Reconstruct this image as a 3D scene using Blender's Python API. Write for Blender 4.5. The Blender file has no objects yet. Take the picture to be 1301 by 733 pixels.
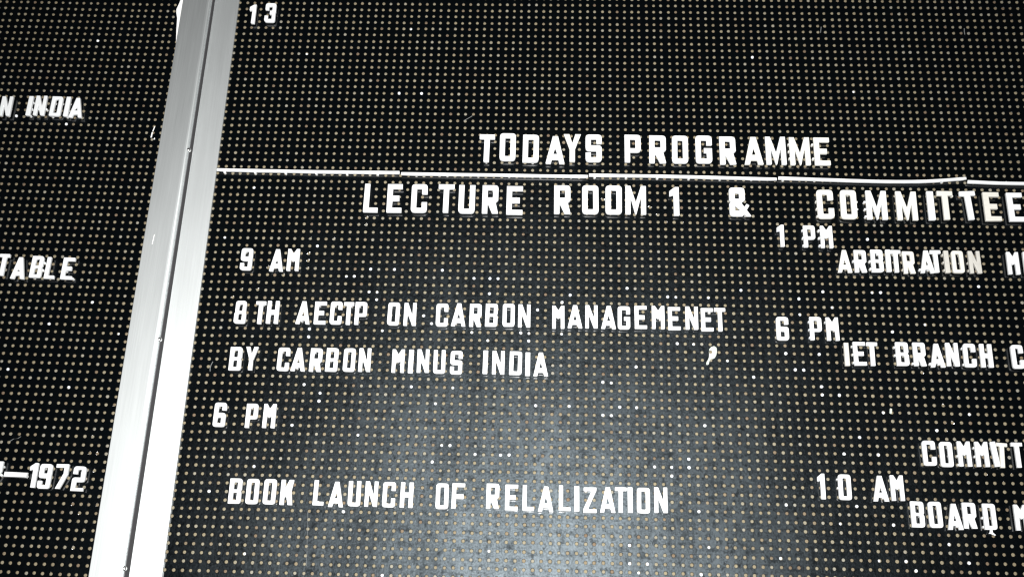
import bpy, bmesh, math, random
import numpy as np
from mathutils import Matrix, Vector

random.seed(7)
RNG = np.random.default_rng(7)
P = 0.01                      # hole pitch of the boards: 10 mm
ZB = 1.6                      # height of the lattice origin above the floor of the hall

# ------------------------------------------------------------------ camera
sc = bpy.context.scene
COL = sc.collection
cam_d = bpy.data.cameras.new('camera')
cam = bpy.data.objects.new('camera', cam_d)
COL.objects.link(cam)
cam_d.sensor_width = 36.0
cam_d.lens = 36.92
cam_d.clip_start = 0.01
cam_d.clip_end = 100.0
cam_loc = Vector((0.04274, -1.22666, ZB - 0.42856))
ax_r = Vector((0.99926597, 0.02690389, 0.02727107))
ax_u = Vector((-0.01667777, -0.3353534, 0.94194477))
ax_f = Vector((-0.03448742, 0.94170817, 0.33465854))
cam.matrix_world = Matrix(((ax_r.x, ax_u.x, -ax_f.x, cam_loc.x),
                           (ax_r.y, ax_u.y, -ax_f.y, cam_loc.y),
                           (ax_r.z, ax_u.z, -ax_f.z, cam_loc.z),
                           (0, 0, 0, 1)))
sc.camera = cam

# ------------------------------------------------------------------ light
world = bpy.data.worlds.new('World')
sc.world = world
world.use_nodes = True
bg = world.node_tree.nodes['Background']
bg.inputs['Color'].default_value = (0.75, 0.85, 1.0, 1)
bg.inputs['Strength'].default_value = 0.012

# the camera's own flash, a hand's breadth beside the lens
fl = bpy.data.lights.new('camera_flash', 'SPOT')
fl.spot_size = math.radians(100)
fl.spot_blend = 1.0
fl.energy = 200.0
fl.color = (1.0, 0.985, 0.965)
fl.shadow_soft_size = 0.012
flo = bpy.data.objects.new('camera_flash', fl)
flo.location = cam_loc + ax_r * -0.015 + ax_u * 0.012 + ax_f * 0.01
flo.rotation_euler = cam.matrix_world.to_euler()
COL.objects.link(flo)

sc.cycles.caustics_reflective = False
sc.cycles.caustics_refractive = False
sc.cycles.pixel_filter_type = 'BLACKMAN_HARRIS'
sc.cycles.filter_width = 1.3
vs = sc.view_settings
sc.display_settings.display_device = 'sRGB'
vs.view_transform = 'Standard'
vs.look = 'None'
vs.exposure = 0.0
vs.gamma = 1.0
vs.use_curve_mapping = False


# ------------------------------------------------------------------ materials
def new_mat(name):
    m = bpy.data.materials.new(name)
    m.use_nodes = True
    nt = m.node_tree
    b = nt.nodes['Principled BSDF']
    return m, nt, b


def node(nt, kind, **kw):
    n = nt.nodes.new(kind)
    for k, v in kw.items():
        if k in n.inputs:
            n.inputs[k].default_value = v
        else:
            setattr(n, k, v)
    return n


def ramp(nt, src, stops):
    r = nt.nodes.new('ShaderNodeValToRGB')
    el = r.color_ramp.elements
    while len(el) < len(stops):
        el.new(0.5)
    for e, (p, c) in zip(el, stops):
        e.position = p
        e.color = (c[0], c[1], c[2], 1) if not isinstance(c, (int, float)) else (c, c, c, 1)
    nt.links.new(src, r.inputs['Fac'])
    return r.outputs['Color']


def math_n(nt, op, a, b=None, clamp=False):
    n = nt.nodes.new('ShaderNodeMath')
    n.operation = op
    n.use_clamp = clamp
    for i, s in enumerate((a, b)):
        if s is None:
            continue
        if isinstance(s, (int, float)):
            n.inputs[i].default_value = s
        else:
            nt.links.new(s, n.inputs[i])
    return n.outputs[0]


def noise(nt, vec, scale, detail=3.0, rough=0.55, stretch=None):
    if stretch:
        mp = nt.nodes.new('ShaderNodeMapping')
        mp.inputs['Scale'].default_value = stretch
        nt.links.new(vec, mp.inputs['Vector'])
        vec = mp.outputs['Vector']
    n = nt.nodes.new('ShaderNodeTexNoise')
    n.inputs['Scale'].default_value = scale
    n.inputs['Detail'].default_value = detail
    n.inputs['Roughness'].default_value = rough
    nt.links.new(vec, n.inputs['Vector'])
    return n.outputs['Fac']


def board_material():
    """glossy black laminate on hardboard: orange peel, rubbed patches, dust"""
    m, nt, b = new_mat('black_laminate')
    L = nt.links
    co = nt.nodes.new('ShaderNodeTexCoord').outputs['Object']
    mv = nt.nodes.new('ShaderNodeMapping')
    mv.inputs['Location'].default_value = (0.0, 5.7, 0.0)
    nt.links.new(co, mv.inputs['Vector'])
    patch = noise(nt, mv.outputs['Vector'], 7.0, 5.0, 0.6, (1.0, 1.0, 0.7))
    smear = noise(nt, co, 30.0, 4.0, 0.65, (1.0, 1.0, 0.4))
    fine = noise(nt, co, 420.0, 3.0, 0.7)
    blot = noise(nt, co, 120.0, 4.0, 0.7)
    # how strongly the surface shines: worn matt here, handled and shiny there
    p1 = ramp(nt, patch, [(0.32, 0.55), (0.60, 0.95)])
    p2 = ramp(nt, smear, [(0.30, 0.60), (0.62, 0.95)])
    p3 = ramp(nt, blot, [(0.34, 0.34), (0.52, 1.0)])
    p4 = ramp(nt, fine, [(0.34, 0.55), (0.66, 1.25)])
    s = math_n(nt, 'MULTIPLY', math_n(nt, 'MULTIPLY', p1, p2), math_n(nt, 'MULTIPLY', p3, p4))
    s = math_n(nt, 'MULTIPLY', s, 0.82)
    # dust: pale specks over black
    speck = ramp(nt, noise(nt, co, 700.0, 2.0, 0.8), [(0.66, 0.0), (0.74, 1.0)])
    film = ramp(nt, noise(nt, co, 55.0, 5.0, 0.75), [(0.50, 0.0), (0.80, 0.35)])
    d = math_n(nt, 'ADD', math_n(nt, 'MULTIPLY', speck, film), math_n(nt, 'MULTIPLY', film, 0.04), clamp=True)
    mx = nt.nodes.new('ShaderNodeMix')
    mx.data_type = 'RGBA'
    mx.inputs[6].default_value = (0.0009, 0.0014, 0.0018, 1)
    mx.inputs[7].default_value = (0.07, 0.085, 0.09, 1)
    L.new(d, mx.inputs['Factor'])
    L.new(mx.outputs[2], b.inputs['Base Color'])
    b.inputs['Specular IOR Level'].default_value = 0.0
    gl = nt.nodes.new('ShaderNodeBsdfGlossy')
    gl.distribution = 'BECKMANN'
    tint = nt.nodes.new('ShaderNodeMix')
    tint.data_type = 'RGBA'
    tint.blend_type = 'MULTIPLY'
    tint.inputs['Factor'].default_value = 1.0
    tint.inputs[7].default_value = (0.039, 0.0465, 0.0515, 1)
    L.new(s, tint.inputs[6])
    L.new(tint.outputs[2], gl.inputs['Color'])
    tg = nt.nodes.new('ShaderNodeCombineXYZ')
    tg.inputs[0].default_value = 1.0
    L.new(tg.outputs[0], gl.inputs['Tangent'])
    gl.inputs['Anisotropy'].default_value = 0.08
    r = ramp(nt, patch, [(0.3, 0.425), (0.7, 0.45)])
    L.new(r, gl.inputs['Roughness'])
    b.inputs['Roughness'].default_value = 0.8
    b.inputs['Coat Weight'].default_value = 1.0
    b.inputs['Coat Roughness'].default_value = 0.05
    b.inputs['Coat IOR'].default_value = 1.62
    bmp = nt.nodes.new('ShaderNodeBump')
    bmp.inputs['Strength'].default_value = 0.42
    bmp.inputs['Distance'].default_value = 0.0004
    L.new(noise(nt, co, 300.0, 3.0, 0.7), bmp.inputs['Height'])
    L.new(bmp.outputs['Normal'], b.inputs['Normal'])
    L.new(bmp.outputs['Normal'], gl.inputs['Normal'])
    ad = nt.nodes.new('ShaderNodeAddShader')
    L.new(b.outputs[0], ad.inputs[0])
    L.new(gl.outputs[0], ad.inputs[1])
    L.new(ad.outputs[0], nt.nodes['Material Output'].inputs['Surface'])
    return m


def hole_material():
    """raw brown fibre inside each drilled hole, its tone changing hole by hole"""
    m, nt, b = new_mat('raw_hardboard')
    L = nt.links
    co = nt.nodes.new('ShaderNodeTexCoord').outputs['Object']
    v1 = nt.nodes.new('ShaderNodeVectorMath')
    v1.operation = 'SCALE'
    v1.inputs['Scale'].default_value = 1.0 / P
    L.new(co, v1.inputs[0])
    v2 = nt.nodes.new('ShaderNodeVectorMath')
    v2.operation = 'ADD'
    v2.inputs[1].default_value = (0.5, 0.0, 0.5)
    L.new(v1.outputs[0], v2.inputs[0])
    sp = nt.nodes.new('ShaderNodeSeparateXYZ')
    L.new(v2.outputs[0], sp.inputs[0])
    cb = nt.nodes.new('ShaderNodeCombineXYZ')
    L.new(math_n(nt, 'FLOOR', sp.outputs['X']), cb.inputs['X'])
    L.new(math_n(nt, 'FLOOR', sp.outputs['Z']), cb.inputs['Z'])
    wn = nt.nodes.new('ShaderNodeTexWhiteNoise')
    L.new(cb.outputs[0], wn.inputs['Vector'])
    c = ramp(nt, wn.outputs['Value'], [(0.0, (0.145, 0.105, 0.070)), (0.06, (0.185, 0.150, 0.100)),
                                       (0.35, (0.208, 0.178, 0.118)), (0.65, (0.220, 0.192, 0.130)),
                                       (0.92, (0.222, 0.202, 0.152)), (1.0, (0.240, 0.228, 0.190))])
    f = ramp(nt, noise(nt, co, 900.0, 3.0, 0.7), [(0.25, 0.62), (0.7, 1.1)])
    mx = nt.nodes.new('ShaderNodeMix')
    mx.data_type = 'RGBA'
    mx.blend_type = 'MULTIPLY'
    mx.inputs['Factor'].default_value = 1.0
    L.new(c, mx.inputs[6])
    L.new(f, mx.inputs[7])
    L.new(mx.outputs[2], b.inputs['Base Color'])
    b.inputs['Roughness'].default_value = 0.85
    b.inputs['Specular IOR Level'].default_value = 0.2
    return m


def plastic(name, base, var=0.06):
    """moulded letter plastic, faintly yellowed and fingered"""
    m, nt, b = new_mat(name)
    co = nt.nodes.new('ShaderNodeTexCoord').outputs['Object']
    n = noise(nt, co, 160.0, 4.0, 0.7)
    lo = tuple(c * (1 - 3 * var) for c in base)
    c = ramp(nt, n, [(0.28, lo), (0.5, base), (0.8, tuple(min(0.86, c * (1 + var)) for c in base))])
    nt.links.new(c, b.inputs['Base Color'])
    b.inputs['Roughness'].default_value = 0.42
    b.inputs['Specular IOR Level'].default_value = 0.4
    bmp = nt.nodes.new('ShaderNodeBump')
    bmp.inputs['Strength'].default_value = 0.3
    bmp.inputs['Distance'].default_value = 0.0003
    nt.links.new(noise(nt, co, 380.0, 2.0), bmp.inputs['Height'])
    nt.links.new(bmp.outputs['Normal'], b.inputs['Normal'])
    return m


def aluminium(name, base, r0):
    """brushed anodised aluminium, brush lines along the profile"""
    m, nt, b = new_mat(name)
    co = nt.nodes.new('ShaderNodeTexCoord').outputs['Object']
    br = noise(nt, co, 900.0, 4.0, 0.7, (1.0, 1.0, 0.012))
    cl = noise(nt, co, 45.0, 4.0, 0.6, (1.0, 1.0, 0.12))
    b.inputs['Metallic'].default_value = 1.0
    c = ramp(nt, br, [(0.3, tuple(x * 0.94 for x in base)), (0.7, base)])
    nt.links.new(c, b.inputs['Base Color'])
    r = math_n(nt, 'ADD', ramp(nt, br, [(0.3, r0 - 0.012), (0.7, r0 + 0.012)]), math_n(nt, 'MULTIPLY', cl, 0.06))
    nt.links.new(r, b.inputs['Roughness'])
    bmp = nt.nodes.new('ShaderNodeBump')
    bmp.inputs['Strength'].default_value = 0.06
    bmp.inputs['Distance'].default_value = 0.0002
    nt.links.new(br, bmp.inputs['Height'])
    nt.links.new(bmp.outputs['Normal'], b.inputs['Normal'])
    return m


def plain(name, base, rough=0.6, metal=0.0):
    m, nt, b = new_mat(name)
    co = nt.nodes.new('ShaderNodeTexCoord').outputs['Object']
    c = ramp(nt, noise(nt, co, 250.0, 3.0), [(0.3, tuple(x * 0.85 for x in base)), (0.7, base)])
    nt.links.new(c, b.inputs['Base Color'])
    b.inputs['Roughness'].default_value = rough
    b.inputs['Metallic'].default_value = metal
    return m


M_BOARD = board_material()
M_HOLE = hole_material()
M_WHITE = plastic('white_plastic', (0.70, 0.72, 0.73), 0.02)
M_WARM = plastic('warm_white_plastic', (0.68, 0.68, 0.64), 0.02)
M_CREAM = plastic('cream_plastic', (0.60, 0.59, 0.54), 0.03)
M_BEIGE = plastic('beige_plastic', (0.46, 0.45, 0.415), 0.05)
M_AL1 = aluminium('brushed_aluminium_left', (0.79, 0.825, 0.83), 0.52)
M_AL2 = aluminium('brushed_aluminium_right', (0.84, 0.875, 0.88), 0.54)
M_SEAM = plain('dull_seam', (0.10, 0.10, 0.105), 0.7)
M_SCREW = plain('zinc_screw', (0.75, 0.75, 0.74), 0.3, 1.0)
M_PAPER = plain('white_paper', (0.85, 0.85, 0.84), 0.8)
M_FLECK = plain('pale_paint', (0.44, 0.48, 0.42), 0.6)
M_LINT = plain('grey_lint', (0.16, 0.17, 0.17), 0.9)


# ------------------------------------------------------------------ helpers
def link(name, mesh, parent=None):
    o = bpy.data.objects.new(name, mesh)
    COL.objects.link(o)
    if parent is not None:
        o.parent = parent
    return o


def tag(o, label, category, group=None, kind=None):
    o['label'] = label
    o['category'] = category
    if group:
        o['group'] = group
    if kind:
        o['kind'] = kind


def mesh_np(name, verts, faces, mats, midx=None):
    """faces: list of (k, n) int arrays, all quads or all octagons"""
    me = bpy.data.meshes.new(name)
    nv = len(verts)
    me.vertices.add(nv)
    me.vertices.foreach_set('co', np.asarray(verts, np.float32).ravel())
    loops = np.concatenate([f.ravel() for f in faces]).astype(np.int32)
    tot = np.concatenate([np.full(len(f), f.shape[1], np.int32) for f in faces])
    start = np.concatenate([[0], np.cumsum(tot)[:-1]]).astype(np.int32)
    me.loops.add(len(loops))
    me.loops.foreach_set('vertex_index', loops)
    me.polygons.add(len(tot))
    me.polygons.foreach_set('loop_start', start)
    me.polygons.foreach_set('loop_total', tot)
    if midx is not None:
        me.polygons.foreach_set('material_index', np.asarray(midx, np.int32))
    for m in mats:
        me.materials.append(m)
    me.update(calc_edges=True)
    me.validate()
    me.shade_flat()
    return me


def rounded(loop, r_default):
    """round the corners of a closed loop of (x, y[, r])"""
    out = []
    n = len(loop)
    for i in range(n):
        p = Vector(loop[i][:2])
        r = loop[i][2] if len(loop[i]) > 2 else r_default
        a = Vector(loop[i - 1][:2]) - p
        b = Vector(loop[(i + 1) % n][:2]) - p
        la, lb = a.length, b.length
        if r <= 0 or la < 1e-6 or lb < 1e-6:
            out.append((p.x, p.y))
            continue
        a.normalize()
        b.normalize()
        ang = a.angle(b)
        if ang > math.pi - 0.05 or ang < 0.02:
            out.append((p.x, p.y))
            continue
        t = min(r / math.tan(ang / 2), 0.45 * la, 0.45 * lb)
        p0, p1 = p + a * t, p + b * t
        k = 4 if r > 0.15 else 2
        for j in range(k + 1):
            s = j / k
            q = p0 * (1 - s) ** 2 + p * 2 * s * (1 - s) + p1 * s * s
            out.append((q.x, q.y))
    return out


DG = None


def solid_from_loops(name, loops, n_front, n_back, bevel, mat):
    """even-odd filled outline, in pitches, made a solid between two depths (negative is off the board)"""
    cu = bpy.data.curves.new('outline', 'CURVE')
    cu.dimensions = '2D'
    cu.fill_mode = 'BOTH'
    half = (n_back - n_front) / 2
    cu.extrude = half - bevel
    cu.bevel_depth = bevel
    cu.bevel_resolution = 1
    cu.offset = -bevel
    for lp in loops:
        s = cu.splines.new('POLY')
        s.points.add(len(lp) - 1)
        for pt, (x, y) in zip(s.points, lp):
            pt.co = (x, y, 0, 1)
        s.use_cyclic_u = True
    ob = bpy.data.objects.new('outline', cu)
    COL.objects.link(ob)
    me = bpy.data.meshes.new_from_object(ob)
    bpy.data.objects.remove(ob)
    bpy.data.curves.remove(cu)
    me.name = name
    mid = (n_front + n_back) / 2
    co = np.empty(len(me.vertices) * 3, np.float32)
    me.vertices.foreach_get('co', co)
    co = co.reshape(-1, 3)
    new = np.empty_like(co)
    new[:, 0] = co[:, 0] * P
    new[:, 1] = (mid - co[:, 2]) * P
    new[:, 2] = co[:, 1] * P
    me.vertices.foreach_set('co', new.ravel())
    me.materials.clear()
    me.materials.append(mat)
    me.update()
    return me


def profile_mesh(name, pts, v0, v1, mat, segs=1, lean=None):
    """closed (u, n) cross-section run along the board's height from v0 to v1"""
    k = len(pts)
    bm = bmesh.new()
    rings = []
    for s in range(segs + 1):
        v = v0 + (v1 - v0) * s / segs
        rings.append([bm.verts.new(((u + (lean(u) * v if lean else 0.0)) * P, n * P, -v * P)) for u, n in pts])
    for s in range(segs):
        for i in range(k):
            j = (i + 1) % k
            bm.faces.new((rings[s][i], rings[s][j], rings[s + 1][j], rings[s + 1][i]))
    bm.faces.new(rings[0])
    bm.faces.new(list(reversed(rings[-1])))
    bmesh.ops.recalc_face_normals(bm, faces=bm.faces)
    me = bpy.data.meshes.new(name)
    bm.to_mesh(me)
    bm.free()
    me.materials.append(mat)
    return me


def peg_mesh(name, r0, r1, n_front, n_back, mat, sides=10, wob=0.0, tip=0.0):
    """a short stud along the board's normal; wob roughens it, tip skews its broken end"""
    bm = bmesh.new()
    rr = random.Random(len(name) * 13 + int(r0 * 1000))
    rings = []
    for n, r in ((n_back, r1), (n_front + 0.06, r0), (n_front, r0 * 0.72)):
        ring = []
        for i in range(sides):
            a = 2 * math.pi * i / sides
            q = r * (1 + wob * rr.uniform(-1, 1))
            dn = 0.0
            if n != n_back:
                dn = tip * (math.cos(a) + rr.uniform(-0.4, 0.4))
            ring.append(bm.verts.new((q * math.cos(a) * P, (n + dn) * P, q * math.sin(a) * P)))
        rings.append(ring)
    for a, b in zip(rings, rings[1:]):
        for i in range(sides):
            j = (i + 1) % sides
            bm.faces.new((a[i], a[j], b[j], b[i]))
    bm.faces.new(rings[0])
    bm.faces.new(list(reversed(rings[-1])))
    bmesh.ops.recalc_face_normals(bm, faces=bm.faces)
    me = bpy.data.meshes.new(name)
    bm.to_mesh(me)
    bm.free()
    me.materials.append(mat)
    return me


# ------------------------------------------------------------------ the two boards
A_LEFT = 0.01355251
board_r = bpy.data.objects.new('notice_board', None)
board_r.location = (0, 0, ZB)
COL.objects.link(board_r)
tag(board_r, 'large black peg board right of the aluminium seam, headed TODAYS PROGRAMME', 'notice board',
    'black peg boards in aluminium frames')
board_l = bpy.data.objects.new('notice_board', None)
board_l.location = (-0.000217, 0.010009, ZB - 0.004038)
board_l.rotation_euler = (0, A_LEFT, 0)
COL.objects.link(board_l)
tag(board_l, 'black peg board left of the aluminium seam, with the words TABLE and 1972', 'notice board',
    'black peg boards in aluminium frames')
MW = {'R': Matrix.Translation(board_r.location),
      'L': Matrix.Translation(board_l.location) @ Matrix.Rotation(A_LEFT, 4, 'Y')}


def jitter(seed, i0, i1, j0, j1):
    g = np.random.default_rng(seed)
    ni, nj = i1 - i0 + 1, j1 - j0 + 1
    cu = g.normal(0, 0.028, ni)
    cv = g.normal(0, 0.018, nj)
    ju = cu[:, None] + g.normal(0, 0.014, (ni, nj))
    jv = cv[None, :] + g.normal(0, 0.014, (ni, nj))
    return ju, jv


def panel_mesh(name, seed, i0, i1, j0, j1):
    """peg panel: one cell per hole, each hole with a chamfer, a wall and a floor of raw board"""
    I, J = np.meshgrid(np.arange(i0, i1 + 1), np.arange(j0, j1 + 1), indexing='ij')
    ju, jv = jitter(seed, i0, i1, j0, j1)
    I = I.ravel().astype(float)
    J = J.ravel().astype(float)
    cu = I + ju.ravel()
    cv = J + jv.ravel()
    N = len(I)
    g = np.random.default_rng(seed + 1)
    rs = 1 + g.normal(0, 0.035, N)
    ang = np.arange(8) * math.pi / 4
    sq = np.array([(0.5, 0), (0.5, 0.5), (0, 0.5), (-0.5, 0.5), (-0.5, 0), (-0.5, -0.5), (0, -0.5), (0.5, -0.5)])
    V = np.zeros((N, 5, 8, 3))
    V[:, 0, :, 0] = I[:, None] + sq[None, :, 0]
    V[:, 0, :, 2] = J[:, None] + sq[None, :, 1]
    depth = 0.17 + g.uniform(-0.03, 0.04, N)
    for k, (r, n) in enumerate(((0.236, 0.0), (0.203, 0.035), (0.192, None), (0.12, None))):
        V[:, k + 1, :, 0] = cu[:, None] + (r * rs)[:, None] * np.cos(ang + 0.2)[None]
        V[:, k + 1, :, 2] = cv[:, None] + (r * rs)[:, None] * np.sin(ang + 0.2)[None]
        if n is not None:
            V[:, k + 1, :, 1] = n
        elif k == 2:
            V[:, k + 1, :, 1] = depth[:, None]
        else:
            V[:, k + 1, :, 1] = (depth + g.uniform(-0.02, 0.03, N))[:, None]
    V[..., 2] *= -1
    V *= P
    base = (np.arange(N) * 40)[:, None]
    F, M = [], []
    for k in range(4):
        for q in range(8):
            q2 = (q + 1) % 8
            F.append(np.concatenate([base + k * 8 + q, base + (k + 1) * 8 + q, base + (k + 1) * 8 + q2, base + k * 8 + q2], 1))
            M.append(np.full(N, 0 if k < 2 else 1))
    F.append(base + 32 + np.arange(8)[None, ::1])
    M.append(np.full(N, 1))
    return mesh_np(name, V.reshape(-1, 3), F, [M_BOARD, M_HOLE], np.concatenate(M))


J0, J1 = -52, 44
link('peg_panel', panel_mesh('peg_panel', 11, -39, 76, J0, J1), board_r)
link('peg_panel', panel_mesh('peg_panel', 23, -84, -48, J0, J1), board_l)


def slab(name, u0, u1, n0, n1, v0, v1, mat, parent, lean=None):
    return link(name, profile_mesh(name, [(u0, n0), (u1, n0), (u1, n1), (u0, n1)], v0, v1, mat, 1, lean), parent)


# hardboard behind the laminate face, closing the panels off at the back and sides
M_BACK = plain('brown_hardboard', (0.22, 0.15, 0.09), 0.85)
slab('backing_board', -39.5, 76.5, 0.5, 1.0, J0 - 0.5, J1 + 0.5, M_BACK, board_r)
slab('backing_board', -84.5, -47.5, 0.5, 1.0, J0 - 0.5, J1 + 0.5, M_BACK, board_l)

# aluminium frame members: the left one is lower and rolls over into the seam
def lean_l(u):
    return 0.0057


def lean_r(u):
    return -0.0055 if u < -42 else 0.0


left_prof = [(-47.02, 0.004), (-47.02, -1.84), (-46.96, -1.9), (-43.62, -1.9), (-43.42, -1.885), (-43.27, -1.84),
             (-43.17, -1.76), (-43.11, -1.65), (-43.08, -1.48), (-43.08, 0.004)]
right_prof = [(-42.70, 0.9), (-42.70, -0.26), (-42.66, -0.3), (-39.15, -0.3), (-39.11, -0.27), (-39.11, -0.004),
              (-39.6, -0.004), (-39.6, 0.9)]
fr_l = link('frame_strip', profile_mesh('frame_strip', left_prof, J0 - 0.5, J1 + 0.5, M_AL1, 4, lean_l), board_l)
fr_r = link('frame_strip', profile_mesh('frame_strip', right_prof, J0 - 0.5, J1 + 0.5, M_AL2, 4, lean_r), board_r)
slab('frame_back', -47.4, -42.2, 0.01, 0.9, J0 - 0.5, J1 + 0.5, M_SEAM, board_l)

slab('seam_shade', -43.076, -43.02, -1.50, -0.01, J0 - 0.5, J1 + 0.5, M_SEAM, board_l, lean_l)  # added dark strip: the shade on the left member's seam wall, as colour


def screw_mesh():
    bm = bmesh.new()
    prof = [(0.0, 0.16), (0.16, 0.14), (0.26, 0.07), (0.30, 0.0)]
    rings = []
    for r, h in prof:
        if r == 0:
            rings.append([bm.verts.new((0, -h * P, 0))])
        else:
            rings.append([bm.verts.new((r * math.cos(i * math.pi / 6) * P, -h * P, r * math.sin(i * math.pi / 6) * P)) for i in range(12)])
    for i in range(12):
        j = (i + 1) % 12
        bm.faces.new((rings[0][0], rings[1][i], rings[1][j]))
        for a, b in zip(rings[1:], rings[2:]):
            bm.faces.new((a[i], b[i], b[j], a[j]))
    bmesh.ops.recalc_face_normals(bm, faces=bm.faces)
    for f in bm.faces:
        f.smooth = True
    me = bpy.data.meshes.new('screw')
    bm.to_mesh(me)
    bm.free()
    me.materials.append(M_SCREW)
    return me


sm = screw_mesh()
for v in (-18.79, 7.04, 34.21, -44.5):
    s = link('screw', sm, fr_l)
    s.location = ((-43.05 + 0.0057 * v) * P, -1.62 * P, -v * P)
    s.rotation_euler = (0, 0, math.radians(48))
# a pale nick in the left member
nick = solid_from_loops('scratch', [[(-0.07, -0.65), (0.0, -0.7), (0.09, 0.6), (0.03, 0.68)]], -1.915, -1.895, 0.002, M_PAPER)
sk = link('scratch', nick, fr_l)
sk.location = (-45.82 * P, 0, 6.0 * P)


# ------------------------------------------------------------------ letters
def glyph(ch, w, h, s):
    """outlines of a block capital: list of loops, origin at bottom left"""
    R = 0.11 * h
    c = w / 2
    q = h * 0.018

    def rect(x0, y0, x1, y1, r=None):
        r = q if r is None else r
        return [(x0, y0, r), (x1, y0, r), (x1, y1, r), (x0, y1, r)]
    if ch in 'O0':
        return [rect(0, 0, w, h, R), rect(s, s, w - s, h - s)]
    if ch == 'D':
        return [[(0, 0), (w, 0, R), (w, h, R), (0, h)], rect(s, s, w - s, h - s)]
    if ch == 'C':
        return [[(0, 0, R), (w, 0, R), (w, .36 * h), (w - s, .36 * h), (w - s, s), (s, s), (s, h - s), (w - s, h - s),
                 (w - s, .65 * h), (w, .65 * h), (w, h, R), (0, h, R)]]
    if ch == 'G':
        return [[(0, 0, R), (w, 0, R), (w, .54 * h), (w * .5, .54 * h), (w * .5, .38 * h), (w - s, .38 * h), (w - s, s), (s, s),
                 (s, h - s), (w - s, h - s), (w - s, .66 * h), (w, .66 * h), (w, h, R), (0, h, R)]]
    if ch == 'E':
        return [[(0, 0), (w, 0), (w, s), (s, s), (s, .41 * h), (w * .82, .41 * h), (w * .82, .59 * h), (s, .59 * h), (s, h - s),
                 (w, h - s), (w, h), (0, h)]]
    if ch == 'F':
        return [[(0, 0), (s, 0), (s, .38 * h), (w * .92, .38 * h), (w * .92, .57 * h), (s, .57 * h), (s, h - s), (w, h - s), (w, h), (0, h)]]
    if ch == 'L':
        return [[(0, 0), (w, 0), (w, s), (s, s), (s, h), (0, h)]]
    if ch == 'I':
        return [rect(0, 0, w, h)]
    if ch == '-':
        return [rect(0, 0, w, h)]
    if ch == 'T':
        return [[(c - s / 2, 0), (c + s / 2, 0), (c + s / 2, h - s), (w, h - s), (w, h), (0, h), (0, h - s), (c - s / 2, h - s)]]
    if ch == 'H':
        return [[(0, 0), (s, 0), (s, .40 * h), (w - s, .40 * h), (w - s, 0), (w, 0), (w, h), (w - s, h), (w - s, .60 * h), (s, .60 * h), (s, h), (0, h)]]
    if ch == 'U':
        return [[(0, 0, R), (w, 0, R), (w, h), (w - s, h), (w - s, s), (s, s), (s, h), (0, h)]]
    if ch == 'A':
        a = .98 * s
        k = (c - .5 * s) / h

        def xl(y):
            return a + y * k
        y0, y1 = .15 * h, .34 * h
        ya = (c - a) / k
        return [[(0, 0), (a, 0), (xl(y0), y0), (w - xl(y0), y0), (w - a, 0), (w, 0), (c + .5 * s, h), (c - .5 * s, h)],
                [(xl(y1), y1, 0), (w - xl(y1), y1, 0), (c, min(ya, .62 * h), 0)]]
    if ch == 'B':
        return [[(0, 0), (w, 0, R), (w, .44 * h, q), (w - .07 * w, .5 * h, q), (w, .56 * h, q), (w, h, R), (0, h)],
                rect(s, s, w - s, .5 * h - s * .42), rect(s, .5 * h + s * .42, w - s, h - s)]
    if ch == 'P':
        return [[(0, 0), (s, 0), (s, .36 * h), (w, .36 * h, R), (w, h, R), (0, h)],
                rect(s, .36 * h + s * .9, w - s, h - s)]
    if ch == 'R':
        return [[(0, 0), (s, 0), (s, .36 * h), (w - 1.12 * s, 0), (w, 0), (w * .84, .38 * h, q), (w, .47 * h, .4 * R), (w, h, R), (0, h)],
                rect(s, .56 * h, w - s, h - s)]
    if ch == 'S':
        return [[(0, 0, R), (w, 0, R), (w, .60 * h, R), (s, .60 * h), (s, h - s), (w - s, h - s), (w - s, .67 * h), (w, .67 * h),
                 (w, h, R), (0, h, R), (0, .40 * h, R), (w - s, .40 * h), (w - s, s), (s, s), (s, .33 * h), (0, .33 * h)]]
    if ch == 'Y':
        return [[(c - s / 2, 0), (c + s / 2, 0), (c + s / 2, .44 * h), (w, h), (w - 1.05 * s, h), (c, .66 * h), (1.05 * s, h), (0, h), (c - s / 2, .44 * h)]]
    if ch == 'W':      # the wide M, its V reaching the foot
        a = .92 * s
        return [[(0, 0), (a, 0), (a, .60 * h), (c - .10 * s, 0), (c + .10 * s, 0), (w - a, .60 * h), (w - a, 0), (w, 0), (w, h),
                 (w - a, h), (c, .42 * h), (a, h), (0, h)]]
    if ch == 'M':      # the narrow M, a notch above and a slit below
        a = .92 * s
        return [[(0, 0), (a, 0), (a, .50 * h), (c, .43 * h), (w - a, .50 * h), (w - a, 0), (w, 0), (w, h), (w - .85 * a, h),
                 (c, .79 * h), (.85 * a, h), (0, h)]]
    if ch == 'N':
        a = .92 * s
        return [[(0, 0), (a, 0), (a, .56 * h), (w - 1.05 * a, 0), (w, 0), (w, h), (w - a, h), (w - a, .44 * h), (1.05 * a, h), (0, h)]]
    if ch == 'K':
        return [[(0, 0), (s, 0), (s, .27 * h), (s + .06 * h, .38 * h), (w - 1.05 * s, 0), (w, 0), (w - .42 * s, .58 * h - .02 * h), (w, h),
                 (w - 1.05 * s, h), (s, .66 * h), (s, h), (0, h)]]
    if ch == 'Z':
        return [[(0, 0), (w, 0), (w, s), (1.15 * s, s), (w, h - s * .95), (w, h), (.04 * w, h), (.04 * w, h - s), (w - 1.15 * s, h - s), (0, s * .95)]]
    if ch == '1':
        return [[(w - s, 0), (w, 0), (w, h), (w - .7 * s, h), (0, .86 * h), (0, .68 * h), (w - s, .72 * h)]]
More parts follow.
